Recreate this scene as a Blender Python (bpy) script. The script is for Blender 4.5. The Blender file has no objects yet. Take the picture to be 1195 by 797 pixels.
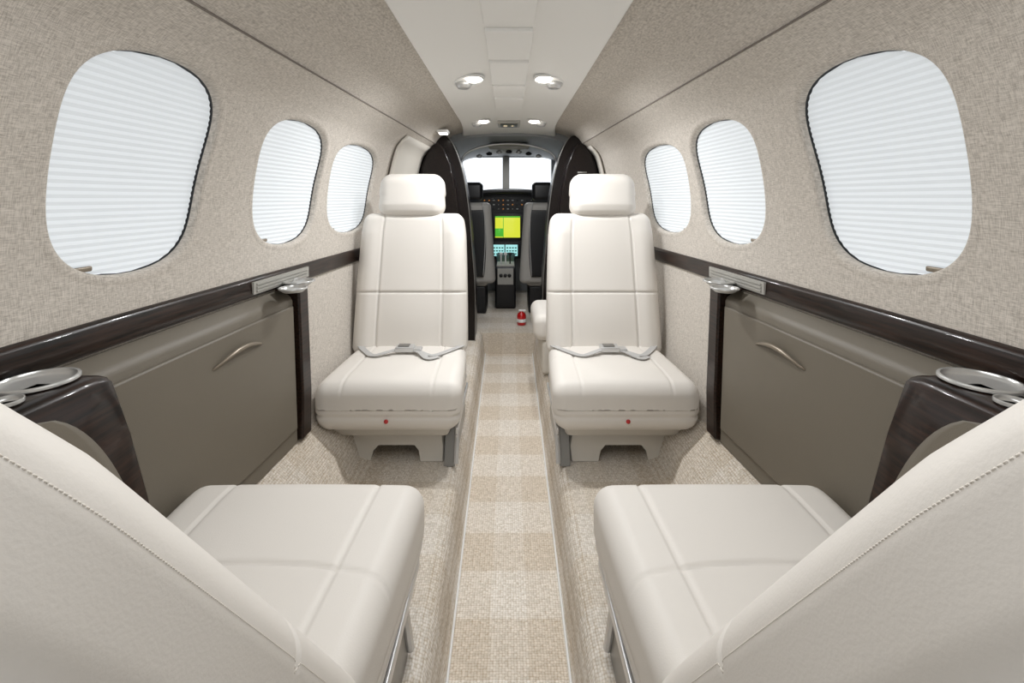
import bpy, math, random
import numpy as np
from mathutils import Matrix, Vector
random.seed(4)
H=1.1
sc=bpy.context.scene
try: sc.view_settings.view_transform='Standard'
except Exception: pass
def lin(c):
    return tuple(((v/255)/12.92 if v/255<=.04045 else ((v/255+.055)/1.055)**2.4) for v in c)+(1,)
# ---------------------------------------------------------------- materials
def mat(name,col,rough=.5,metal=0,coat=0,emis=None,es=0,spec=None,bump=None):
    m=bpy.data.materials.new(name); m.use_nodes=True
    nt=m.node_tree; b=nt.nodes['Principled BSDF']
    b.inputs['Base Color'].default_value=lin(col); b.inputs['Roughness'].default_value=rough
    b.inputs['Metallic'].default_value=metal; b.inputs['Coat Weight'].default_value=coat
    b.inputs['Coat Roughness'].default_value=.04
    if spec is not None: b.inputs['Specular IOR Level'].default_value=spec
    if emis: b.inputs['Emission Color'].default_value=lin(emis); b.inputs['Emission Strength'].default_value=es
    if bump:
        tc=nt.nodes.new('ShaderNodeTexCoord')
        n=nt.nodes.new('ShaderNodeTexNoise'); n.inputs['Scale'].default_value=bump[0]; n.inputs['Detail'].default_value=3
        nt.links.new(tc.outputs['Object'],n.inputs['Vector'])
        bp=nt.nodes.new('ShaderNodeBump'); bp.inputs['Strength'].default_value=bump[1]; bp.inputs['Distance'].default_value=.002
        nt.links.new(n.outputs['Fac'],bp.inputs['Height']); nt.links.new(bp.outputs['Normal'],b.inputs['Normal'])
    return m
def N(nt,t,**kw):
    n=nt.nodes.new(t)
    for k,v in kw.items():
        if k in n.inputs: n.inputs[k].default_value=v
        else: setattr(n,k,v)
    return n
def fabric(name,dark,light):
    m=mat(name,light,.95,spec=.15); nt=m.node_tree; b=nt.nodes['Principled BSDF']
    tc=N(nt,'ShaderNodeTexCoord')
    outs=[]
    for scl in ((90,75,880),(90,880,75)):
        mp=N(nt,'ShaderNodeMapping'); mp.inputs['Scale'].default_value=scl
        nt.links.new(tc.outputs['Object'],mp.inputs['Vector'])
        n=N(nt,'ShaderNodeTexNoise',Scale=1.0,Detail=1.5); nt.links.new(mp.outputs['Vector'],n.inputs['Vector']); outs.append(n)
    mx=N(nt,'ShaderNodeMath',operation='ADD'); nt.links.new(outs[0].outputs['Fac'],mx.inputs[0]); nt.links.new(outs[1].outputs['Fac'],mx.inputs[1])
    r=N(nt,'ShaderNodeValToRGB'); mu=N(nt,'ShaderNodeMath',operation='MULTIPLY'); mu.inputs[1].default_value=.5
    nt.links.new(mx.outputs[0],mu.inputs[0]); nt.links.new(mu.outputs[0],r.inputs['Fac'])
    r.color_ramp.elements[0].position=.35; r.color_ramp.elements[1].position=.60
    r.color_ramp.elements[0].color=lin(dark); r.color_ramp.elements[1].color=lin(light)
    nt.links.new(r.outputs['Color'],b.inputs['Base Color'])
    bp=N(nt,'ShaderNodeBump',Strength=.15,Distance=.001); nt.links.new(mu.outputs[0],bp.inputs['Height']); nt.links.new(bp.outputs['Normal'],b.inputs['Normal'])
    return m
def carpet(name,cols,plaid,scale):
    m=mat(name,cols[0],.97,spec=.1); nt=m.node_tree; b=nt.nodes['Principled BSDF']
    tc=N(nt,'ShaderNodeTexCoord')
    mp=N(nt,'ShaderNodeMapping'); mp.inputs['Scale'].default_value=scale
    nt.links.new(tc.outputs['Object'],mp.inputs['Vector'])
    v=N(nt,'ShaderNodeTexVoronoi',Scale=1.0,Randomness=.35); nt.links.new(mp.outputs['Vector'],v.inputs['Vector'])
    r=N(nt,'ShaderNodeValToRGB'); sep=N(nt,'ShaderNodeSeparateColor'); nt.links.new(v.outputs['Color'],sep.inputs[0]); nt.links.new(sep.outputs[0],r.inputs['Fac'])
    r.color_ramp.elements[0].color=lin(cols[0]); r.color_ramp.elements[1].color=lin(cols[1])
    last=r.outputs['Color']
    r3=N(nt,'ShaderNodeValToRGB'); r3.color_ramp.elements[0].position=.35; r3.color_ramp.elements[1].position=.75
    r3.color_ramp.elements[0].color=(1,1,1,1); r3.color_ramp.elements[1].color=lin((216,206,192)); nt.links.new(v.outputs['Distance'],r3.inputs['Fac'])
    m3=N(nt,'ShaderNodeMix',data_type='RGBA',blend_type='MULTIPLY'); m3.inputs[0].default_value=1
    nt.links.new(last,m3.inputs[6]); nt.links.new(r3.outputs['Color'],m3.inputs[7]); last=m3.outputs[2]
    sx=N(nt,'ShaderNodeSeparateXYZ'); nt.links.new(tc.outputs['Object'],sx.inputs[0])
    def band(out,freq,ph,w):
        a=N(nt,'ShaderNodeMath',operation='MULTIPLY_ADD'); a.inputs[1].default_value=freq; a.inputs[2].default_value=ph; nt.links.new(out,a.inputs[0])
        f=N(nt,'ShaderNodeMath',operation='FRACT'); nt.links.new(a.outputs[0],f.inputs[0])
        g=N(nt,'ShaderNodeMath',operation='GREATER_THAN'); g.inputs[1].default_value=.5; nt.links.new(f.outputs[0],g.inputs[0])
        k=N(nt,'ShaderNodeMath',operation='MULTIPLY'); k.inputs[1].default_value=w; nt.links.new(g.outputs[0],k.inputs[0]); return k.outputs[0]
    by=band(sx.outputs['Y'],3.1,.1,.62); bx=band(sx.outputs['X'],5.2,.25,.38)
    s_=N(nt,'ShaderNodeMath',operation='ADD'); nt.links.new(by,s_.inputs[0]); nt.links.new(bx,s_.inputs[1])
    r2=N(nt,'ShaderNodeValToRGB'); r2.color_ramp.elements[0].color=lin((255,255,255)); r2.color_ramp.elements[1].color=lin(plaid); nt.links.new(s_.outputs[0],r2.inputs['Fac'])
    mm=N(nt,'ShaderNodeMix',data_type='RGBA',blend_type='MULTIPLY'); mm.inputs[0].default_value=1
    nt.links.new(last,mm.inputs[6]); nt.links.new(r2.outputs['Color'],mm.inputs[7]); last=mm.outputs[2]
    nt.links.new(last,b.inputs['Base Color'])
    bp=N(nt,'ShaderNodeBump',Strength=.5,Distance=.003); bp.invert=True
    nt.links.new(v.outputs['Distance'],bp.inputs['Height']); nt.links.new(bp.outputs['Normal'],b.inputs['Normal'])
    return m
def woodmat(name,c0,c1,coat=.22):
    m=mat(name,c1,.28,coat=coat,spec=.25); nt=m.node_tree; b=nt.nodes['Principled BSDF']
    tc=N(nt,'ShaderNodeTexCoord'); mp=N(nt,'ShaderNodeMapping'); mp.inputs['Scale'].default_value=(160,6,160)
    nt.links.new(tc.outputs['Object'],mp.inputs['Vector'])
    n=N(nt,'ShaderNodeTexNoise',Scale=1.0,Detail=5.0); nt.links.new(mp.outputs['Vector'],n.inputs['Vector'])
    r=N(nt,'ShaderNodeValToRGB'); r.color_ramp.elements[0].position=.35; r.color_ramp.elements[1].position=.75
    r.color_ramp.elements[0].color=lin(c0); r.color_ramp.elements[1].color=lin(c1)
    nt.links.new(n.outputs['Fac'],r.inputs['Fac']); nt.links.new(r.outputs['Color'],b.inputs['Base Color'])
    return m
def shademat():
    m=mat('shade_fabric_glow',(190,192,193),.9,spec=.1); nt=m.node_tree; b=nt.nodes['Principled BSDF']
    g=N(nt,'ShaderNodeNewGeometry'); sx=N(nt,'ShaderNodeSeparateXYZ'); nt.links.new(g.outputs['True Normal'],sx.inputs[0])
    a=N(nt,'ShaderNodeMath',operation='MULTIPLY_ADD'); a.inputs[1].default_value=.09; a.inputs[2].default_value=.45  # emission stands in for daylight through the fabric, stronger on upward-facing pleats
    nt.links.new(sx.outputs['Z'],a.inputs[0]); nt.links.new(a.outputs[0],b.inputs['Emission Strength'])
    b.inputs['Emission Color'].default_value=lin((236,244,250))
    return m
LEA=mat('cream_leather',(222,217,210),.5,spec=.3,bump=(420,.10))
LEA2=mat('cream_shell',(206,201,192),.5)
FAB=fabric('tweed_fabric',(168,161,152),(215,208,199))
PANEL=mat('ceiling_vinyl',(244,243,240),.6,bump=(300,.05))
TAU=mat('taupe_leather',(110,103,91),.5,bump=(500,.15))
WOOD=woodmat('dark_wood',(14,8,6),(52,33,25))
WOODB=woodmat('bulkhead_wood',(10,6,5),(30,20,17),.15)
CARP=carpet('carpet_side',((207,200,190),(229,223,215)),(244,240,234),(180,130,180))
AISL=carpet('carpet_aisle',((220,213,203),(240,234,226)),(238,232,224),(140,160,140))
SIL=mat('brushed_silver',(205,205,205),.3,metal=.6)
SATIN=mat('satin_nickel',(140,130,116),.35,metal=.6)
RIM=mat('satin_rim',(200,200,198),.25,metal=.5)
DGREY=mat('dark_anodised',(128,126,122),.3,metal=.5)
BLK=mat('black_plastic',(20,20,22),.4)
GREY=mat('grey_plastic',(168,166,160),.5)
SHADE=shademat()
DARKG=mat('window_slit_shadow',(60,62,64),.5)  # dark colour painted as the shadowed slit between pleated shade and reveal
SEAM=mat('seam_shadow_gap',(122,114,106),.8)
BELT=mat('belt_webbing',(182,181,179),.7,bump=(900,.3))
RED=mat('red_enamel',(190,20,20),.3,coat=.5)
WHITE=mat('white_plastic',(232,232,230),.4)
LAMP=mat('lamp_lens',(255,250,240),.3,emis=(255,250,240),es=6)
THREAD=mat('thread',(222,215,205),.7)
CKP=mat('cockpit_liner',(150,153,155),.6)
PSEAT=mat('pilot_leather',(168,165,160),.5)
# ---------------------------------------------------------------- helpers
def O(name,verts,faces,mats,smooth=True,midx=None,link=True):
    me=bpy.data.meshes.new(name); me.from_pydata([tuple(map(float,v)) for v in verts],[],faces)
    if not isinstance(mats,(list,tuple)): mats=[mats]
    for m in mats: me.materials.append(m)
    if smooth: me.polygons.foreach_set('use_smooth',[True]*len(me.polygons))
    if midx: me.polygons.foreach_set('material_index',midx)
    me.update()
    o=bpy.data.objects.new(name,me)
    if link: sc.collection.objects.link(o)
    return o
def fixn(o):
    import bmesh
    bm=bmesh.new(); bm.from_mesh(o.data); bmesh.ops.recalc_face_normals(bm,faces=bm.faces); bm.to_mesh(o.data); bm.free()
def sharp(o,deg=35):
    o.data.set_sharp_from_angle(angle=math.radians(deg))
def bevel(o,w=.002,s=2):
    fixn(o); m=o.modifiers.new('b','BEVEL'); m.width=w; m.segments=s; m.limit_method='ANGLE'; m.angle_limit=math.radians(40)
    sharp(o,45)
def root(name,loc,label,cat,group=None,rot=0):
    e=bpy.data.objects.new(name,None); e.location=loc; e.rotation_euler=(0,0,rot); e.empty_display_size=.05
    sc.collection.objects.link(e); e['label']=label; e['category']=cat
    if group: e['group']=group
    return e
def top(o,label,cat,group=None):
    o['label']=label; o['category']=cat
    if group: o['group']=group
    return o
def par(c,p,world=True,label=None):
    c.parent=p
    if world: c.matrix_parent_inverse=Matrix.Translation(-Vector(p.location))
    if label: c['label']=label
    return c
def struct(o): o['kind']='structure'; return o
def rbox_data(hx,hy,hz,r,step=.02,deform=None,c=(0,0,0)):
    def ax(h):
        rr=min(r,h*.999); n=max(1,int(math.ceil(2*(h-rr)/step)))
        mid=list(np.linspace(-(h-rr),h-rr,n+1)); k=4 if r>.008 else 2
        e=[h-rr+rr*math.tan(math.pi/4*i/k) for i in range(1,k+1)]
        return [-q for q in reversed(e)]+mid+e
    A=[ax(hx),ax(hy),ax(hz)]; n=[len(a) for a in A]; idx={}; V=[]; F=[]
    def vid(i,j,k):
        key=(i,j,k)
        if key in idx: return idx[key]
        p=(A[0][i],A[1][j],A[2][k]); hs=(hx,hy,hz)
        inn=[max(-(h-min(r,h*.999)),min(h-min(r,h*.999),q)) for q,h in zip(p,hs)]
        d=[q-w for q,w in zip(p,inn)]; L=math.sqrt(sum(w*w for w in d)) or 1
        q=[w+dd/L*min(r,min(hs)) for w,dd in zip(inn,d)]
        if deform: q=deform(*q)
        V.append((q[0]+c[0],q[1]+c[1],q[2]+c[2])); idx[key]=len(V)-1; return idx[key]
    for k,fl in ((0,True),(n[2]-1,False)):
        for i in range(n[0]-1):
            for j in range(n[1]-1):
                f=[vid(i,j,k),vid(i+1,j,k),vid(i+1,j+1,k),vid(i,j+1,k)]; F.append(f[::-1] if fl else f)
    for j,fl in ((0,False),(n[1]-1,True)):
        for i in range(n[0]-1):
            for k in range(n[2]-1):
                f=[vid(i,j,k),vid(i+1,j,k),vid(i+1,j,k+1),vid(i,j,k+1)]; F.append(f[::-1] if fl else f)
    for i,fl in ((0,True),(n[0]-1,False)):
        for j in range(n[1]-1):
            for k in range(n[2]-1):
                f=[vid(i,j,k),vid(i,j+1,k),vid(i,j+1,k+1),vid(i,j,k+1)]; F.append(f[::-1] if fl else f)
    return V,F
def rbox(name,h,r,m,step=.05,deform=None,c=(0,0,0)):
    V,F=rbox_data(h[0],h[1],h[2],r,step,deform,c); return O(name,V,F,m)
def box_data(h,c):
    V=[(c[0]+a*h[0],c[1]+b*h[1],c[2]+d*h[2]) for a in (-1,1) for b in (-1,1) for d in (-1,1)]
    return V,[[0,1,3,2],[4,6,7,5],[0,4,5,1],[2,3,7,6],[0,2,6,4],[1,5,7,3]]
def join_data(ds):
    V=[];F=[]
    for v,f in ds:
        b=len(V); V+=list(v); F+=[[i+b for i in q] for q in f]
    return V,F
def tube_data(pts,r,seg=8,flat=1.0):
    pts=[Vector(p) for p in pts]; V=[];F=[]; n=len(pts); prev=None
    for i,p in enumerate(pts):
        t=(pts[min(i+1,n-1)]-pts[max(i-1,0)]).normalized()
        if prev is None:
            up=Vector((0,0,1)) if abs(t.z)<.9 else Vector((1,0,0)); nn=(up-t*up.dot(t)).normalized()
        else: nn=(prev-t*prev.dot(t)).normalized()
        prev=nn; bn=t.cross(nn); rr=r[i] if isinstance(r,(list,tuple)) else r
        for k in range(seg):
            a=2*math.pi*k/seg; V.append(tuple(p+nn*(math.cos(a)*rr*flat)+bn*(math.sin(a)*rr)))
    for i in range(n-1):
        for k in range(seg):
            a=i*seg+k;b=i*seg+(k+1)%seg; F.append([a,b,b+seg,a+seg])
    F.append(list(range(seg))[::-1]); F.append([ (n-1)*seg+k for k in range(seg)])
    return V,F
def lathe_data(prof,c=(0,0,0),seg=32,sx=1,sy=1,axis='z'):
    V=[];F=[];n=len(prof)
    for i in range(seg):
        a=2*math.pi*i/seg
        for r,z in prof:
            p=(r*math.cos(a)*sx,r*math.sin(a)*sy,z)
            if axis=='y': p=(p[0],p[2],p[1])
            V.append((p[0]+c[0],p[1]+c[1],p[2]+c[2]))
    for i in range(seg):
        for j in range(n-1):
            a=i*n+j;b=((i+1)%seg)*n+j; F.append([a,b,b+1,a+1])
    if prof[0][0]>1e-4: F.append([i*n for i in range(seg)][::-1])
    if prof[-1][0]>1e-4: F.append([i*n+n-1 for i in range(seg)])
    return V,F
_sy=([-2,.8,1.4,2.0,3.0,3.5,5.2],[1,1,.955,.905,.83,.80,.66])
def s(y): return float(np.mean([np.interp(y+d,*_sy) for d in (-.2,-.1,0,.1,.2)]))
def loft(name,prof,ys,side,m,closed=True,caps=True,warp=True,smooth=True):
    V=[];F=[];n=len(prof)
    for y in ys:
        k=s(y) if warp else 1
        for x,z in prof: V.append((side*x*k,y,H+z))
    for i in range(len(ys)-1):
        for j in range(n if closed else n-1):
            a=i*n+j;b=i*n+(j+1)%n; F.append([a,b,b+n,a+n])
    if caps and closed:
        F.append(list(range(n))[::-1]); F.append([(len(ys)-1)*n+j for j in range(n)])
    o=O(name,V,F,m,smooth); fixn(o); return o
def yrange(a,b,st=.05):
    n=max(1,int(math.ceil((b-a)/st))); return [a+(b-a)*i/n for i in range(n+1)]
def catmull(P,n=12):
    P=[Vector(p) for p in P]; P=[2*P[0]-P[1]]+P+[2*P[-1]-P[-2]]; out=[]
    for i in range(1,len(P)-2):
        for k in range(n):
            t=k/n; a,b,c,d=P[i-1:i+3]
            out.append(.5*((2*b)+(c-a)*t+(2*a-5*b+4*c-d)*t*t+(3*b-a-3*c+d)*t**3))
    out.append(P[-2]); return out
# ---------------------------------------------------------------- shell
WP=[(.70,-.82),(.738,-.62),(.752,-.42),(.758,-.30),(.762,-.22),(.768,-.10),(.752,.055),(.70,.24),(.655,.305),(.58,.357)]
WC=catmull(WP,30); wz=[p.y for p in WC]; wx=[p.x for p in WC]
def wallx(y,dz): return float(np.interp(dz,wz,wx))*s(y)
WIN=[(.785,1.155),(1.365,1.760),(1.845,2.325)]; WB=[.215,.198,.187]; WZ=[.066,.052,.043]; NP,NQ=2.2,4.6; TP=.07
def wine(y,dz):
    best=9
    for (a,b),wb,wz_ in zip(WIN,WB,WZ):
        c=(a+b)/2;h=(b-a)/2
        v0=(dz-wz_)/wb; v=abs(v0); u=abs((y-c)/(h*(1+TP*max(-1.2,min(1.2,v0)))))
        if u>1.4 or v>1.4: continue
        lo,hi=.2,2.5
        for _ in range(16):
            k=(lo+hi)/2
            if (u/k)**NP+(v/k)**NQ>1: lo=k
            else: hi=k
        best=min(best,k)
    return best
ys=yrange(-1,.70,.15)[:-1]+yrange(.70,2.42,.007)[:-1]+yrange(2.42,3.45,.1)
zs=list(np.linspace(-.82,-.21,14))[:-1]+list(np.linspace(-.21,.325,78))[:-1]+list(np.linspace(.325,.357,8))
SY={y:s(y) for y in ys}
OKG={}
for y in ys:
    for z in zs: OKG[(y,z)]=not(-.21<z<.325 and .7<y<2.42 and wine(y,z)<1.03)
for side,nm in ((-1,'wall_left'),(1,'wall_right')):
    V=[];F=[];n=len(zs); ok=[]
    bx=[float(np.interp(z,wz,wx)) for z in zs]
    for y in ys:
        for z,b in zip(zs,bx):
            V.append((side*b*SY[y],y,H+z)); ok.append(OKG[(y,z)])
    for i in range(len(ys)-1):
        for j in range(n-1):
            a=i*n+j; f=[a,a+1,a+n+1,a+n]
            if all(ok[q] for q in f): F.append(f if side<0 else f[::-1])
    struct(O(nm,V,F,FAB))
wn=0
for side in (-1,1):
    for wi,((a,b),wb,wzc) in enumerate(zip(WIN,WB,WZ)):
        wn+=1; c=(a+b)/2; h=(b-a)/2
        def outline(k,off,rows,zig=0,cols=14,cut=0):
            V=[];F=[]
            for i in range(rows+1):
                v=-1+2*i/rows; dz=wzc+wb*k*v
                q=min(.9999,abs(v))
                w=max(.02,h*k*(1-q**NQ)**(1/NP))*(1+TP*v)
                for j in range(cols+1):
                    y=c-w+(2*w-cut)*j/cols
                    V.append((side*(wallx(y,dz)+off+(zig if i%2 else -zig)),y,H+dz))
            for i in range(rows):
                for j in range(cols):
                    q=i*(cols+1)+j; f=[q,q+1,q+cols+2,q+cols+1]; F.append(f[::-1] if side<0 else f)
            return V,F
        ring=[(.024,.0012),(.018,-.0006),(.011,-.0014),(.006,-.0008),(.0025,.0015),(.0006,.006),(0,.0175),(-.0004,.046)]
        raw=[]
        for i in range(4000):
            th=2*math.pi*i/4000; cc,ss=math.cos(th),math.sin(th)
            raw.append((math.copysign(abs(cc)**(2/NP),cc),math.copysign(abs(ss)**(2/NQ),ss)))
        raw.append(raw[0]); L=[0]
        for p,q in zip(raw,raw[1:]): L.append(L[-1]+math.hypot((q[0]-p[0])*h,(q[1]-p[1])*wb))
        SG=280; tt=np.linspace(0,L[-1],SG+1)[:-1]; U=np.interp(tt,L,[p[0] for p in raw]); W_=np.interp(tt,L,[p[1] for p in raw])
        V=[];F=[];mi=[]
        for u,v in zip(U,W_):
            for e,off in ring:
                y=c+u*(h+e)*(1+TP*v); dz=wzc+v*(wb+e)
                V.append((side*(wallx(y,dz)+off),y,H+dz))
        n=len(ring)
        for i in range(SG):
            for j in range(n-1):
                p=i*n+j;q=((i+1)%SG)*n+j; F.append([p,q,q+1,p+1]); mi.append(1 if j>=6 else 0)
        V2,F2=outline(1.0,.045,30); b0=len(V); V+=V2; F+=[[q+b0 for q in f] for f in F2]; mi+=[1]*len(F2)
        w=struct(O('window_%d'%wn,V,F,[FAB,DARKG],True,mi)); w['label']='oval cabin window with closed white pleated shade'
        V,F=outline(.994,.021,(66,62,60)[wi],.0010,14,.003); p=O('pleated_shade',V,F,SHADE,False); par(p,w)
        hy=a+.085; x0=wallx(hy,-.125)
        hd=rbox('shade_handle',(.004,.020,.005),.003,SATIN,c=(side*(x0+.013),hy,H+wzc-wb+.020)); par(hd,w)
# ceiling
CP=[(.592,.357),(.575,.372),(.53,.398),(.46,.428),(.38,.453),(.30,.470),(.286,.472),(.286,.456),(.280,.450),(.265,.450),(.2,.459),(.1,.468),(.076,.470)]
full=[(-x,z) for x,z in CP]+[(x,z) for x,z in reversed(CP)]
ysc=yrange(-1,3.45,.08); V=[];F=[];mi=[]
for y in ysc:
    k=s(y); fl_=1+.18*max(0,(y-2.75)/.7)**2
    for x,z in full:
        ax=abs(x); f=min(1,max(0,(ax-.286)/(.592-.286))); kk=1+(k-1)*f
        kk*= fl_+(1-fl_)*f
        V.append((x*kk,y,H+z))
n=len(full)
for i in range(len(ysc)-1):
    for j in range(n-1):
        a=i*n+j; F.append([a,a+n,a+n+1,a+1]); mi.append(1 if 6<=j<n-7 else 0)
ce=struct(O('ceiling',V,F,[FAB,PANEL],True,mi)); sharp(ce,30)
# floor
def fprof(y):
    a=.127+.0112*y; k=s(y)
    return [(a,-1.1),(a+.004,-1.098),(a+.012,-1.04),(a+.022,-.965),(a+.034,-.942),(a+.056,-.933),(.48,-.930),(.53,-.915),(.60*k+.0,-.845),(.69*k,-.77),(.74*k,-.75)]
ysf=yrange(-1,3.40,.1); V=[];F=[];mi=[]
for y in ysf:
    p=fprof(y); row=[(-x,z) for x,z in reversed(p)]+[(x,z) for x,z in p]
    for x,z in row: V.append((x,y,H+z))
n=len(row)
for i in range(len(ysf)-1):
    for j in range(n-1):
        a=i*n+j; F.append([a,a+1,a+n+1,a+n]); mi.append(1 if j==n//2-1 else 0)
b=len(V); V+=[(-.7,3.4,H-1.1),(.7,3.4,H-1.1),(.7,3.4,H-.95),(-.7,3.4,H-.95),(.7,5.1,H-.95),(-.7,5.1,H-.95)]
F+=[[b,b+1,b+2,b+3],[b+3,b+2,b+4,b+5]]; mi+=[0,0]
fl=struct(O('floor',V,F,[CARP,AISL],True,mi)); sharp(fl,60)
for i,side in enumerate((-1,1)):
    V=[];F=[]
    for y in ysf:
        a=.127+.0112*y
        for dx,dz in ((-.002,-1.0985),(-.002,-1.094),(.002,-1.090),(.005,-1.0985)): V.append((side*(a+dx),y,H+dz))
    for q in range(len(ysf)-1):
        for j in range(4):
            F.append([q*4+j,q*4+(j+1)%4,q*4+4+(j+1)%4,q*4+4+j])
    o=struct(O('trim_%d'%(i+1),V,F,WHITE)); fixn(o)
BP=[(.764,-.222),(.757,-.223),(.752,-.227),(.749,-.234),(.746,-.270),(.750,-.277),(.764,-.280)]
for i,side in enumerate((-1,1)):
    o=struct(loft('trim_%d'%(i+3),BP,yrange(-1,3.3,.08),side,WOOD)); sharp(o,50)
    o=struct(loft('trim_%d'%(i+7),[(.5788,.3560),(.581,.3548),(.584,.360),(.5825,.3615)],yrange(-1,3.15,.08),side,SEAM))  # dark strip coloured to draw the shadow line along the ceiling seam
# ---------------------------------------------------------------- cabinets
def cup(cx,cy,cz,R,depth,sy=1.05):
    pr=[(0,-depth),(R*.72,-depth),(R*.84,-depth*.6),(R*.885,.000),(R*.905,.0018),(R*.975,.0018),(R,.0006),(R,-.003),(R*.86,-.004),(R*.82,-depth*.6-.002),(R*.7,-depth-.003),(0,-depth-.003)]
    return lathe_data(pr,(cx,cy,cz),40,1,sy)
for side in (-1,1):
    r=root('sidewall_cabinet',(side*.70,1.15,H-.765),'taupe leather sidewall cabinet with drop door under dark wood ledge','cabinet','sidewall cabinets')
    o=loft('cabinet_body',[(.757,-.282),(.728,-.300),(.720,-.306),(.714,-.318),(.697,-.760),(.715,-.765)],yrange(.77,1.50,.05),side,TAU); bevel(o); par(o,r)
    d=loft('door',[(.7125,-.330),(.704,-.332),(.690,-.712),(.6985,-.714)],yrange(.80,1.487,.05),side,TAU); bevel(d,.003); par(d,r)
    pts=[]
    for i in range(17):
        t=i/16; y=1.11+.20*t; z=-.396+.022*math.sin(math.pi*t); x=(.703-.014*math.sin(math.pi*t)**.6)*s(y)
        pts.append((side*x,y,H+z))
    V,F=tube_data(pts,[.0028+.0038*math.sin(math.pi*i/16) for i in range(17)],10)
    h=O('handle',V,F,SATIN); fixn(h); h.parent=d; h.matrix_parent_inverse=Matrix(); h['label']='bowed satin taupe metal handle'
    st=loft('support_post',[(.757,-.272),(.700,-.272),(.694,-.285),(.680,-.62),(.681,-.755),(.715,-.76)],yrange(1.503,1.562,.04),side,WOOD); bevel(st,.006,3); par(st,r,label='glossy dark wood post')
    def slab(y0,y1,z0,z1,xi,xo):
        V=[]
        for y in (y0,y1):
            for x,z in ((xi,z0),(xo,z0),(xo,z1),(xi,z1)): V.append((side*x*s(y),y,H+z))
        return V,[[0,1,2,3],[7,6,5,4],[0,4,5,1],[1,5,6,2],[2,6,7,3],[3,7,4,0]]
    ds=[slab(1.34,1.66,-.268,-.234,.742,.751)]
    for i in range(3): ds.append(slab(1.352,1.648,-.2625+i*.0095,-.2575+i*.0095,.7385,.743))
    V,F=join_data(ds); g_=O('air_vent',V,F,GREY,False); fixn(g_); par(g_,r,label='grey slotted vent on wood trim')
    V,F=join_data([cup(side*.668,1.52,H-.259,.050,.010),cup(side*.634,1.41,H-.261,.040,.009)])
    o=O('cup_holder',V,F,RIM); fixn(o); sharp(o,50); par(o,r,label='shallow silver cup holder rims')
    o=rbox('cup_tray',(.03,.05,.004),.003,WOOD,.05,c=(side*.672,1.49,H-.274)); par(o,r)
    # ---- side console
    r=root('side_console',(side*.66,.62,H-.58),'dark wood side console with taupe arched inset and cup rims','console','side consoles')
    o=loft('console_ledge',[(.740,-.284),(.730,-.281),(.700,-.276),(.694,-.280),(.690,-.50),(.692,-.58),(.715,-.58),(.728,-.50)],yrange(.30,.765,.1),side,WOOD,warp=False); bevel(o,.003,2); par(o,r)
    V=[];F=[]
    sec=[(.691,-.270),(.644,-.270),(.632,-.273),(.625,-.281),(.610,-.38),(.592,-.50),(.585,-.57),(.593,-.585),(.691,-.585)]
    yn=[.607,.70,.730,.748,.757,.760]
    for y in yn:
        t=max(0,(y-.70)/.06)
        for x,z in sec:
            lean=.06*max(0,(-.272-z)/.4)**.8 if y>.65 else 0
            xx=x+(.691-x)*0.06*t*t if x<.69 else x
            zz_=z-(.010*t**3 if z>-.29 else 0)
            V.append((side*xx,y+lean,H+zz_))
    n=len(sec)
    for i in range(len(yn)-1):
        for j in range(n):
            F.append([i*n+j,i*n+(j+1)%n,i*n+n+(j+1)%n,i*n+n+j])
    F.append(list(range(n))[::-1]); F.append([(len(yn)-1)*n+j for j in range(n)])
    o=O('console_body',V,F,WOOD); bevel(o,.003,2); par(o,r)
    def cx(z): return float(np.interp(z,[-.57,-.50,-.38,-.281],[.585,.592,.610,.625]))-.003
    V=[];F=[];rows=24;cols=8
    for i in range(rows+1):
        z=-.565+(.565-.290)*i/rows
        q=(z+.565)/(.565-.290); yr=.60+.125*math.sqrt(max(0,1-q**2.2))+.05*(-.272-z)/.4*.8
        for j in range(cols+1):
            y=.609+(yr-.609+.012)*j/cols; V.append((side*cx(z),y,H+z))
    for i in range(rows):
        for j in range(cols):
            a=i*(cols+1)+j; F.append([a,a+1,a+cols+2,a+cols+1])
    o=O('inset_panel',V,F,TAU); so=o.modifiers.new('s','SOLIDIFY'); so.thickness=.004; so.offset=0; par(o,r,label='taupe leather arched inset')
    for (cxx,cy,R) in ((.690,.702,.048),(.660,.628,.019)):
        V,F=cup(side*cxx,cy,H-.2650,R,.005); o=O('cup_holder',V,F,RIM); fixn(o); sharp(o,50); par(o,r,label='low silver cup holder dish')
# ---------------------------------------------------------------- seats
def g(d,w,dep): return dep*math.exp(-(d/w)**2)
def cushion_def(x,y,z):
    ty=(y+.235)/.47; kx=1.0-.09*max(0,min(1,ty))**1.5
    low=max(0,-z/.085)
    kx*=1-.07*low*low; yy=y
    if y<0: yy=y*(1-.05*low*low)
    zz=z
    if z>0:
        zz+= .010*(1-min(1,abs(x)/.25)**2.5)*(1-min(1,abs(y)/.24)**3)-.007*max(0,(-y-.15)/.085)**2
        zz-= g(abs(x)-.152,.0028,.006)*(1 if y<.21 else 0)+g(y-.028-.35*x*x,.0034,.006)*(1 if abs(x)<.152 else .6)
    sd=g(z+.026,.005,.005)
    if abs(x)>.2: x=x-math.copysign(sd*min(1,(abs(x)-.2)/.02),x)
    if abs(yy)>.19: yy=yy-math.copysign(sd*min(1,(abs(yy)-.19)/.02),yy)
    return (x*kx,yy,zz)
BL=.60
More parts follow.
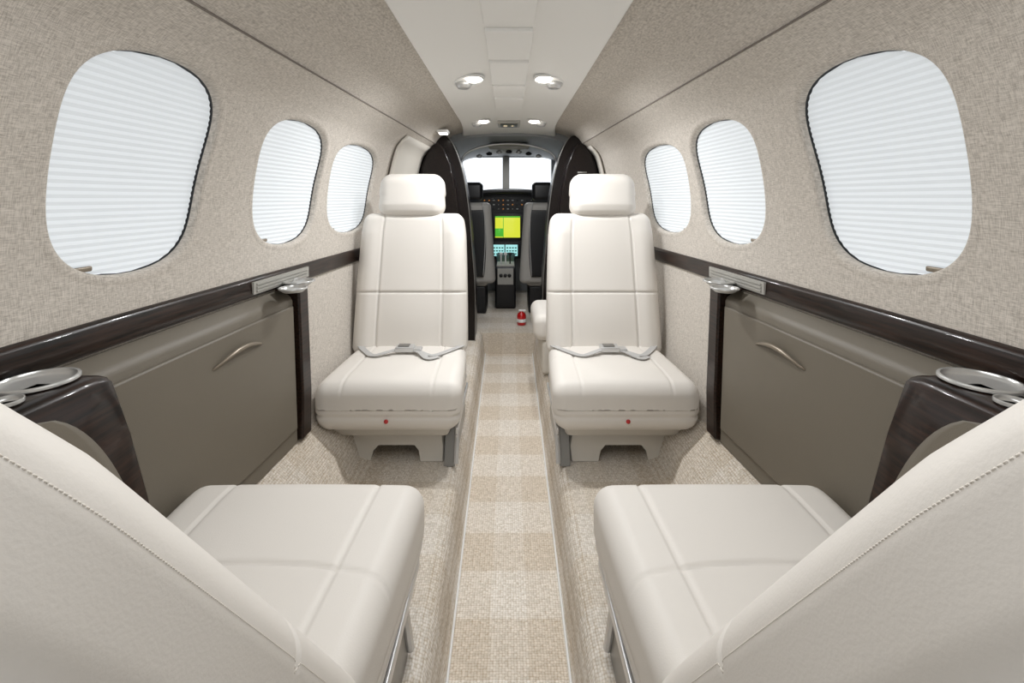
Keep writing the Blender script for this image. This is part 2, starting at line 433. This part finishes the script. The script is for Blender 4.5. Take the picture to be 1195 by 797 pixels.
def back_def(x,y,z):
    t=(z+BL/2)/BL
    w=.243-.004*t-.014*t*t
    kx=w/.24
    kx*=1-.05*max(0,(t-.8)/.2)**2
    kth=1-.25*t
    yy=y*kth
    if y<0:
        ax=abs(x)
        yy+= -.013*math.exp(-((ax-.185)/.038)**2)*(1 if t<.85 else 1-(t-.85)/.15) - .012*math.exp(-((t-.25)/.22)**2)*(1-min(1,ax/.2)**2)
        yy+= g(ax-.136,.0032,.008)
        yy+= g((t-.43)*BL,.0034,.008)
    sd=g(y+.030,.0022,.0018)
    if abs(x)>.2: x-=math.copysign(sd,x)
    return (x*kx,yy,z+BL/2)
def head_def(x,y,z):
    k=1-.05*(z/.095); yy=y-(.012*(1-(x/.15)**2) if y<0 else 0)
    yy+= g(z+.062,.004,.004) if y<0 else 0
    return (x*k*(1-.03*(z<0)),yy,z)
M={}
def build(name,V,F,m,sh=None):
    o=O(name,V,F,m,link=False); fixn(o)
    if sh: sharp(o,sh)
    M[name]=o.data; bpy.data.objects.remove(o); M[name].name=name
V,F=rbox_data(.25,.235,.085,.042,.005,cushion_def); build('seat_cushion',V,F,LEA)
V,F=rbox_data(.24,.055,BL/2,.034,.005,back_def); build('backrest',V,F,LEA)
V,F=rbox_data(.148,.055,.095,.050,.01,head_def); build('headrest',V,F,LEA)
V,F=rbox_data(.215,.19,.035,.02,.03,lambda x,y,z:(x*(1-.06*(z<0)),y*(1-.05*(z<0)),z)); build('seat_pan',V,F,LEA2)
poly=[(-.178,0),(-.184,.05),(-.170,.112),(.170,.112),(.180,.05),(.180,0),(.100,0),(.092,.036),(.076,.054),(-.056,.054),(-.074,.036),(-.084,0)]
V=[];F=[];n=len(poly)
for y,kk in ((-.175,.97),(-.165,1.0),(.165,1.0),(.175,.97)):
    for x,z in poly: V.append((x*kk,y+(-.02*(1-z/.112) if y<0 else .02*(1-z/.112)),z if z==0 else z*(.98 if kk<1 else 1)))
for i in range(3):
    for j in range(n): F.append([i*n+j,i*n+(j+1)%n,i*n+n+(j+1)%n,i*n+n+j])
F.append(list(range(n))[::-1]); F.append([3*n+j for j in range(n)])
build('pedestal',V,F,LEA2,35)
for sg in (1,-1):
    poly=[(-.225,0),(-.205,.04),(-.150,.165),(.10,.19),(.16,.17),(.17,0)]
    V=[(sg*.184,y,z) for y,z in poly]+[(sg*.222,y,z) for y,z in poly]; n=len(poly)
    F=[list(range(n)),[n+i for i in range(n)][::-1]]+[[i,(i+1)%n,n+(i+1)%n,n+i] for i in range(n)]
    build('side_bracket%d'%sg,V,F,DGREY,30)
    V,F=tube_data([(sg*.226,-.228,.01),(sg*.226,-.157,.170),(sg*.226,.10,.198)],.009,8); build('trim_rail%d'%sg,V,F,SIL,40)
    V,F=join_data([rbox_data(.004,.205,.011,.003,.1,c=(sg*.2335,-.02,.142)),rbox_data(.003,.19,.004,.002,.1,c=(sg*.2300,-.02,.118))]); build('side_rail%d'%sg,V,F,SIL,40)
    ds=[]
    for yo,R_ in ((-.0258,.0333),(-.0325,.0312)):
        hx_=.24-.034; hz_=BL/2-.034; path=[]
        zz=-BL/2+.105
        while zz<hz_: path.append((sg*(hx_+R_),zz)); zz+=.0025
        for i in range(20):
            a=math.pi/2*i/19; path.append((sg*(hx_+R_*math.cos(a)),hz_+R_*math.sin(a)))
        xx=hx_
        while xx>-.19: path.append((sg*xx,hz_+R_)); xx-=.0028
        pm=[Vector(back_def(x,yo,z)) for x,z in path]
        for i in range(len(pm)-1):
            a,b=pm[i],pm[i].lerp(pm[i+1],.65); ds.append(tube_data([a,b],.00042,4))
    V,F=join_data(ds); build('stitching%d'%sg,V,F,THREAD)
V,F=lathe_data([(0,0),(.0065,0),(.0075,-.003),(.0065,-.006),(0,-.007)],(0,0,0),16,axis='y'); build('release_button',V,F,RED)
def inst(name,key,par_,loc,rot=(0,0,0),label=None,scale=None):
    o=bpy.data.objects.new(name,M[key]); sc.collection.objects.link(o); o.parent=par_; o.location=loc; o.rotation_euler=rot
    if scale: o.scale=scale
    if label: o['label']=label
    return o
def ribbon_data(pts,w,th=.0016):
    pts=[Vector(p) for p in pts];V=[];F=[];n=len(pts)
    for i,p in enumerate(pts):
        t=(pts[min(i+1,n-1)]-pts[max(i-1,0)]).normalized(); sd=t.cross(Vector((0,0,1))).normalized(); nn=sd.cross(t)
        for a,b in ((-w/2,-th),(w/2,-th),(w/2,th),(-w/2,th)): V.append(tuple(p+sd*a+nn*b))
    for i in range(n-1):
        for j in range(4): F.append([i*4+j,i*4+(j+1)%4,i*4+4+(j+1)%4,i*4+4+j])
    F.append([3,2,1,0]); F.append([(n-1)*4+j for j in range(4)])
    return V,F
def crown(x,y): return .010*(1-min(1,abs(x)/.25)**2.5)*(1-min(1,abs(y)/.24)**3)+.310
ds=[]
for sg in (1,-1):
    P=catmull([Vector((sg*.215,.165,.315)),Vector((sg*.17,.08,crown(.17,.10)+.004)),Vector((sg*.115,.005,crown(.11,.045)+.006)),Vector((sg*.06,.025,crown(.06,.07)+.013)),Vector((sg*.025,.050,crown(.03,.08)+.016))],8)
    ds.append(ribbon_data(P,.024))
P=catmull([Vector((.05,.045,crown(.05,.07)+.014)),Vector((.10,-.03,crown(.1,.02)+.007)),Vector((.140,.00,crown(.13,.06)+.004))],8)
ds.append(ribbon_data(P,.022))
V,F=join_data(ds); build('seat_belt',V,F,BELT,40)
V,F=join_data([rbox_data(.036,.026,.010,.004,.05,c=(.0,.050,crown(0,.085)+.020)),rbox_data(.016,.020,.006,.003,.05,c=(.050,.047,crown(.04,.08)+.017))]); build('belt_buckle',V,F,SIL,40)
V,F=rbox_data(.022,.016,.002,.0015,.05,c=(-.004,.048,crown(0,.085)+.032)); build('buckle_lever',V,F,DGREY,40)
def seat(loc,rot,sg,tilt,belt,label,bx=0,hxo=0):
    near=not belt
    r=root('passenger_seat',loc,label,'seat','cabin passenger seats',rot)
    up=.014 if near else 0
    inst('seat_cushion','seat_cushion',r,(0,-.015,.225+up))
    bl=(bx,.205 if belt else .214,.27 if belt else .258)
    a=(-math.radians(tilt),0,0); scl=(1.03,1,1.24) if near else (1,1,1)
    inst('backrest','backrest',r,bl,a,scale=scl)
    R=Matrix.Rotation(-math.radians(tilt),3,'X'); hp=Vector(bl)+R@Vector((hxo-bx,-.005,BL*scl[2]+.082))
    inst('headrest','headrest',r,hp,a)
    if near:
        inst('stitching','stitching%d'%sg,r,bl,a,scale=scl,label='fine pale double edge stitching')
    inst('seat_pan','seat_pan',r,(0,0,.135+up)); 
    inst('pedestal','pedestal',r,(0,.045,0),label='sculpted cream pedestal with arched cut-out')
    inst('side_bracket','side_bracket%d'%sg,r,(0,.045,0),label='grey anodised slanted bracket')
    inst('trim_rail','trim_rail%d'%sg,r,(0,.045,0),label='thin silver rail')
    inst('side_rail','side_rail%d'%sg,r,(0,0,up),label='flat silver rail under the cushion')
    inst('release_button','release_button',r,(0.0,-.247,.187+up),label='small red release button')
    if belt:
        inst('seat_belt','seat_belt',r,(0,0,0),label='grey webbing lap belt'); bk=inst('belt_buckle','belt_buckle',r,(0,0,0),label='silver buckle')
        inst('buckle_lever','buckle_lever',bk,(0,0,0))
    return r
SF=H-.93
seat((-.410,1.85,SF),0,1,9,True,'cream leather club seat, upright, with fastened grey lap belt',-.010,-.022)
seat((.398,1.85,SF),0,-1,9,True,'cream leather club seat, upright, with fastened grey lap belt',.006,.020)
seat((-.428,.80,SF),math.pi,-1,36.5,False,'cream leather club seat, reclined, beside dark wood console')
seat((.428,.80,SF),math.pi,1,36.5,False,'cream leather club seat, reclined, beside dark wood console')
r=root('side_facing_seat',(.42,2.72,SF),'cream leather side-facing seat by the entry','seat')
o=rbox('seat_cushion',(.215,.22,.07),.05,LEA,.05,c=(.345,2.72,SF+.25)); par(o,r)
o=rbox('seat_base',(.17,.20,.09),.02,LEA2,.1,c=(.345,2.72,SF+.095)); par(o,r)
o=rbox('backrest',(.05,.22,.30),.045,LEA,.05,c=(.545,2.72,SF+.60)); par(o,r)
# ---------------------------------------------------------------- bulkheads
inner=[(.225,-.945),(.225,-.6),(.242,-.35),(.262,-.1),(.29,.1),(.325,.25),(.37,.36),(.41,.415)]
outer=[(.45,.42),(.49,.395),(.545,.34),(.595,.26),(.615,.12),(.62,-.05),(.61,-.4),(.585,-.945)]
IC=[tuple(p) for p in catmull([Vector(p) for p in inner],5)]; OC=[tuple(p) for p in catmull([Vector(p) for p in outer],5)]
for side in (-1,1):
    pl=IC+OC; V=[(side*x,3.16,H+z) for x,z in pl]+[(side*x,3.38,H+z) for x,z in pl]; n=len(pl)
    F=[list(range(n)),[n+i for i in range(n)][::-1]]+[[i,(i+1)%n,n+(i+1)%n,n+i] for i in range(n)]
    r=root('bulkhead_partition',(side*.42,3.27,H-.945),'glossy dark wood bulkhead partition framing the cockpit doorway','partition','bulkhead partitions')
    o=O('partition_panel',V,F,WOODB); bevel(o,.006,3); par(o,r)
    pts=[(side*(x-.002),3.15,H+z) for x,z in IC]; V,F=tube_data(pts,.003,6); o=O('edge_strip',V,F,DGREY); fixn(o); par(o,r)
    pl2=[(.30,-.945),(.30,-.5),(.315,-.2),(.34,.05),(.375,.22),(.42,.33),(.455,.362),(.49,.345),(.53,.29),(.56,.2),(.575,.05),(.575,-.3),(.56,-.945)]
    V=[(side*x,3.08,H+z) for x,z in pl2]+[(side*x,3.155,H+z) for x,z in pl2]; n=len(pl2)
    F=[list(range(n)),[n+i for i in range(n)][::-1]]+[[i,(i+1)%n,n+(i+1)%n,n+i] for i in range(n)]
    o=O('closet_front',V,F,WOODB); bevel(o,.006,3); par(o,r)
    if side>0:
        ds=[box_data((.03-.004*i,.0008,.003),(.47-.003*i,3.0785,H+.17-.014*i)) for i in range(2)]
        V,F=join_data(ds); o=O('placard',V,F,GREY); par(o,r,label='tiny pale placard lines')
for i,(side,y0,y1) in enumerate(((-1,2.5,3.06),(1,2.98,3.06))):
    V=[];F=[]; zz=list(np.linspace(-.2,.33,20)); yy=yrange(y0,y1,.06)
    for y in yy:
        for z in zz: V.append((side*(wallx(y,z)-.012-.006*math.sin(math.pi*(z+.2)/.55)),y,H+z))
    n=len(zz)
    for a in range(len(yy)-1):
        for b in range(n-1): F.append([a*n+b,a*n+b+1,a*n+n+b+1,a*n+n+b])
    o=O('door_1' if i==0 else 'trim_5',V,F,LEA2); so=o.modifiers.new('s','SOLIDIFY'); so.thickness=.01; so.offset=0; struct(o)
# ---------------------------------------------------------------- ceiling fittings
def cz(x): return float(np.interp(abs(x),[0,.076,.1,.2,.265],[.470,.470,.468,.459,.450]))
for (y0,y1) in ((1.06,1.262),(1.315,1.585),(1.62,1.93),(1.965,2.17),(2.21,2.45)):
    V,F=rbox_data(.067,(y1-y0)/2,.006,.0025,.1,c=(0,(y0+y1)/2,H+.4645)); o=O('ceiling_access_panel',V,F,PANEL)
    top(o,'off-white rectangular access panel set in the ceiling strip','panel','ceiling access panels')
for y in (1.87,2.86):
    for side in (-1,1):
        x=side*(.157 if y<2 else .17); z=H+cz(x)
        r=root('reading_light',(x,y,z),'oval ceiling reading light with chrome air nozzle','lamp','ceiling reading lights',-side*.45)
        V,F=lathe_data([(.066,-.0),(.066,-.005),(.060,-.008),(.055,-.005),(.054,.0),(.0,.002)],(0,0,0),36,.8,1.5)
        o=O('bezel',V,F,WHITE); fixn(o); sharp(o,50); o.parent=r
        V,F=lathe_data([(.030,0),(.031,-.014),(.022,-.026),(.011,-.027),(.010,-.015),(0,-.015)],(side*.006,.040,0),24); o=O('air_nozzle',V,F,SIL); fixn(o); o.parent=r
        V,F=lathe_data([(.028,0),(.028,-.010),(.022,-.015),(0,-.017)],(-side*.004,-.040,0),24); o=O('lamp_lens',V,F,LAMP); fixn(o); o.parent=r
r=root('seatbelt_sign',(0,2.96,H+.462),'small dark illuminated seatbelt sign','sign')
o=rbox('sign_housing',(.068,.09,.010),.006,GREY,.1,c=(0,2.96,H+.462)); par(o,r)
o=rbox('sign_face',(.052,.07,.002),.0015,BLK,.1,c=(0,2.955,H+.4515)); par(o,r)
SGN=mat('sign_glyph',(220,200,170),.5,emis=(230,210,180),es=.5)
ds=[lathe_data([(.010,0),(.013,0),(.013,-.001),(.010,-.001)],(-.022,2.955,H+.449),20,1,2.4),box_data((.009,.003,.0006),(-.022,2.955,H+.4487)),
    box_data((.012,.004,.0006),(.022,2.955,H+.4487)),box_data((.004,.022,.0006),(.022,2.955,H+.4487))]
V,F=join_data(ds); o=O('sign_symbol',V,F,SGN); fixn(o); par(o,r)
r=root('sidewall_light',(-.40,2.95,H+.405),'small white square light on the headliner','lamp')
o=rbox('light_housing',(.036,.05,.010),.008,WHITE,.1,c=(-.405,2.95,H+.412)); par(o,r)
o=rbox('lamp_lens',(.024,.036,.004),.003,LAMP,.1,c=(-.403,2.95,H+.401)); par(o,r)
# ---------------------------------------------------------------- cockpit
V=[];F=[];yy=[3.43]+yrange(3.432,5.05,.1);nn=48
for i,y in enumerate(yy):
    t=(y-3.42)/1.63
    for j in range(nn+1):
        a=math.pi*j/nn; w=.60-.03*t; hh=.60-.01*t; ex=.6-.25*t
        if i==0: w,hh=.85,.80
        c_=math.cos(a); V.append((math.copysign(abs(c_)**ex,c_)*w,y,H-.15+hh*math.sin(a)**ex if 0<j<nn else H-.96))
for i in range(len(yy)-1):
    for j in range(nn):
        a=i*(nn+1)+j; F.append([a,a+1,a+nn+2,a+nn+1])
o=struct(O('wall_cockpit',V,F,CKP)); sharp(o,40)
ds=[]
def q(x0,x1,z0,z1,y=5.0,t=.02): ds.append(rbox_data((x1-x0)/2,t,(z1-z0)/2,.008,.1,c=((x0+x1)/2,y,H+(z0+z1)/2)))
q(-.60,.60,-.96,.09); q(-.60,.60,.43,.50); q(-.60,-.48,.08,.44); q(.44,.60,.08,.44)
V,F=join_data(ds); struct(O('wall_front',V,F,CKP))
ds=[]; q(-.065,.005,.06,.44,4.97,.03); V,F=join_data(ds); o=struct(O('trim_6',V,F,GREY))
GL=bpy.data.materials.new('windshield_glass'); GL.use_nodes=True; nt=GL.node_tree
b=nt.nodes['Principled BSDF']; b.inputs['Base Color'].default_value=(.9,.95,1,1); b.inputs['Roughness'].default_value=.02
tr=N(nt,'ShaderNodeBsdfTransparent'); mx=N(nt,'ShaderNodeMixShader'); mx.inputs[0].default_value=.06
nt.links.new(tr.outputs[0],mx.inputs[1]); nt.links.new(b.outputs[0],mx.inputs[2]); nt.links.new(mx.outputs[0],nt.nodes['Material Output'].inputs['Surface'])
for i,(x0,x1) in enumerate(((-.48,-.065),(.005,.44))):
    V=[(x0,5.0,H+.09),(x1,5.0,H+.09),(x1,5.0,H+.43),(x0,5.0,H+.43)]; o=struct(O('window_%d'%(7+i),V,[[0,1,2,3]],GL,False))
PAN=mat('panel_grey',(48,48,50),.5)
r=root('instrument_panel',(0,4.7,H-.6),'dark cockpit instrument panel with lit displays and glareshield','instrument panel')
o=rbox('panel_body',(.50,.06,.33),.02,PAN,.2,c=(0,4.78,H-.26)); par(o,r)
o=rbox('glareshield',(.50,.13,.022),.018,BLK,.1,c=(0,4.68,H+.075),deform=lambda x,y,z:(x,y,z-.05*(x/.5)**2)); par(o,r)
o=rbox('display_bezel',(.150,.006,.135),.004,BLK,.1,c=(-.0125,4.718,H-.275)); par(o,r)
o=rbox('display_bezel',(.150,.006,.075),.004,BLK,.1,c=(-.04,4.718,H-.505)); par(o,r)
def scr(name,x0,x1,z0,z1,col,es,y=4.712):
    m=mat(name+'_glow',(10,10,10),.2,emis=col,es=es); o=rbox(name,((x1-x0)/2,.006,(z1-z0)/2),.003,m,.1,c=((x0+x1)/2,y,H+(z0+z1)/2)); par(o,r); return o
scr('map_display',-.135,.110,-.380,-.170,(215,222,60),1.05)
ds=[box_data((.1225,.002,.007),(-.0125,4.704,H-.177)),box_data((.003,.002,.10),(-.055,4.704,H-.28)),box_data((.041,.002,.04),(-.094,4.704,H-.33))]
V,F=join_data(ds); o=O('map_overlay',V,F,mat('map_green',(20,120,40),.3,emis=(90,190,60),es=.8)); par(o,r)
ICO=mat('icon_dark',(20,60,50),.3,emis=(20,80,60),es=.6)
for x0 in (-.165,-.035):
    scr('touch_display',x0,x0+.12,-.56,-.45,(170,235,235),1.0)
    V,F=join_data([box_data((.009,.002,.006),(x0+.02+.027*i,4.704,H-.48-.03*j)) for i in range(4) for j in range(3)])
    o=O('touch_icon',V,F,ICO); par(o,r)
AMB=mat('amber_glow',(60,40,30),.3,emis=(230,150,70),es=.5)
for i in range(11):
    for j in range(3):
        kk=random.random()
        o=rbox('panel_button',(.006+.004*(kk>.6),.005,.005),.002,AMB if kk<.25 else (GREY if kk<.6 else BLK if kk<.8 else WHITE),.1,c=(-.24+.046*i,4.715,H-.015-.042*j)); par(o,r)
for x0 in (-.46,.17):
    scr('flight_display',x0,x0+.25,-.38,-.14,(60,120,170),.6)
r=root('centre_pedestal',(-.03,4.35,H-.95),'cockpit centre pedestal with throttle levers','pedestal')
o=rbox('pedestal_body',(.090,.28,.18),.02,BLK,.1,c=(-.03,4.42,H-.77),deform=lambda x,y,z:(x,y,z+.25*max(0,y)*(z>0))); par(o,r)
o=rbox('quadrant_plate',(.078,.13,.008),.005,GREY,.1,c=(-.03,4.30,H-.585)); par(o,r)
o=rbox('rear_plate',(.068,.004,.07),.003,GREY,.1,c=(-.03,4.137,H-.67)); par(o,r)
for i in range(3):
    V,F=lathe_data([(0,0),(.014,0),(.016,-.006),(.012,-.012),(0,-.013)],(-.068+.036*i,4.133,H-.66),16,axis='y'); o=O('round_knob',V,F,BLK); fixn(o); par(o,r)
    x=-.070+.040*i
    V,F=join_data([rbox_data(.006,.008,.045,.004,.1,c=(x,4.28,H-.54)),rbox_data(.015,.014,.012,.008,.1,c=(x,4.28,H-.49))]); o=O('throttle_lever',V,F,WHITE if i<2 else BLK); par(o,r)
for side in (-1,1):
    x=side*.284-.012; r=root('pilot_seat',(x,3.95,H-.95),'grey leather pilot seat with dark harness, seen from behind','seat','pilot seats')
    o=rbox('backrest',(.168,.05,.33),.04,PSEAT,.05,c=(x,3.92,H-.36),deform=lambda X,Y,Z:(X*(1-.12*Z/.33),Y+.3*X*X-.03*Z,Z)); par(o,r)
    o=rbox('back_shell',(.112,.012,.27),.011,BLK,.05,c=(x,3.868,H-.36),deform=lambda X,Y,Z:(X*(1-.15*(Z/.27)**2),Y,Z)); par(o,r)
    o=rbox('headrest',(.085,.045,.075),.035,BLK,.05,c=(x,3.91,H+.06)); par(o,r)
    o=rbox('seat_cushion',(.140,.20,.06),.04,PSEAT,.05,c=(x+side*.01,4.13,H-.66)); par(o,r)
    o=rbox('seat_base',(.12,.16,.115),.02,BLK,.1,c=(x+side*.01,4.12,H-.833)); par(o,r)
    o=rbox('armrest',(.014,.08,.03),.013,BLK,.1,c=(x-side*.142,3.98,H-.46)); par(o,r)
    P=catmull([Vector((x-side*.08,3.862,H-.03)),Vector((x-side*.10,3.850,H-.15)),Vector((x-side*.105,3.845,H-.35)),Vector((x-side*.09,3.850,H-.62))],6)
    V,F=tube_data(P,.013,6,.3); o=O('harness_strap',V,F,BELT); fixn(o); par(o,r)
r=root('fire_extinguisher',(.095,3.62,H-.95),'small red fire extinguisher standing on the cockpit floor','fire extinguisher')
V,F=lathe_data([(0,0),(.030,0),(.034,.006),(.034,.07),(.028,.088),(.012,.096),(.012,.102),(0,.102)],(.095,3.62,H-.95),24); o=O('cylinder_body',V,F,RED); fixn(o); par(o,r)
o=rbox('valve_handle',(.026,.008,.007),.004,WHITE,.1,c=(.10,3.62,H-.842)); par(o,r)
V,F=lathe_data([(.0345,.024),(.035,.026),(.035,.046),(.0345,.048)],(.095,3.62,H-.95),24); o=O('paper_band',V,F,WHITE); fixn(o); par(o,r)
r=root('overhead_console',(0,3.75,H+.40),'grey arched overhead trim with round vents above cockpit doorway','console')
pts=[(.36*math.cos(math.pi*i/20),3.70,H+.30+.125*math.sin(math.pi*i/20)) for i in range(21)]
V,F=tube_data(pts,.009,8); o=O('arched_tube',V,F,SIL); fixn(o); par(o,r)
o=rbox('console_body',(.16,.22,.018),.012,GREY,.1,c=(0,3.98,H+.412)); par(o,r)
for i in range(7):
    V,F=lathe_data([(0,0),(.008,-.002),(.022,-.01),(.026,-.02),(.018,-.03),(0,-.032)],(-.24+.08*i,3.9,H+.40-.004*abs(i-3)**2),20); o=O('round_vent',V,F,(SIL,BLK)[i%2]); fixn(o); par(o,r)
# ---------------------------------------------------------------- lights
w=bpy.data.worlds.new('World'); sc.world=w; w.use_nodes=True
bg=w.node_tree.nodes['Background']; bg.inputs[0].default_value=(.91,.955,1,1); bg.inputs[1].default_value=1.35
def area(name,loc,rot,sx,sy,e,col=(.97,.985,1)):
    l=bpy.data.lights.new(name,'AREA'); l.shape='RECTANGLE'; l.size=sx; l.size_y=sy; l.energy=e; l.color=col
    o=bpy.data.objects.new(name,l); o.location=loc; o.rotation_euler=rot; sc.collection.objects.link(o)
area('cabin_fill_light',(0,.55,H+.44),(0,0,0),.4,.9,5.2)  # added fill lamp out of view, brightens the near cabin
for y in (1.87,2.86):
    for sd in (-1,1):
        area('reading_lamp',(sd*.157,y-.04,H+.432),(0,0,0),.05,.06,4.9 if y<2 else 3.6)
area('cockpit_fill',(0,4.4,H+.41),(0,0,0),.3,.3,3)  # added fill without a fixture, lifts the dim cockpit
cam=bpy.data.cameras.new('cam'); co=bpy.data.objects.new('camera',cam); sc.collection.objects.link(co)
co.location=(0,0,H); co.rotation_euler=(math.pi/2,0,0); cam.sensor_width=36; cam.lens=560/1195*36
cam.shift_x=.003; cam.shift_y=-.1393; cam.clip_start=.01
sc.camera=co
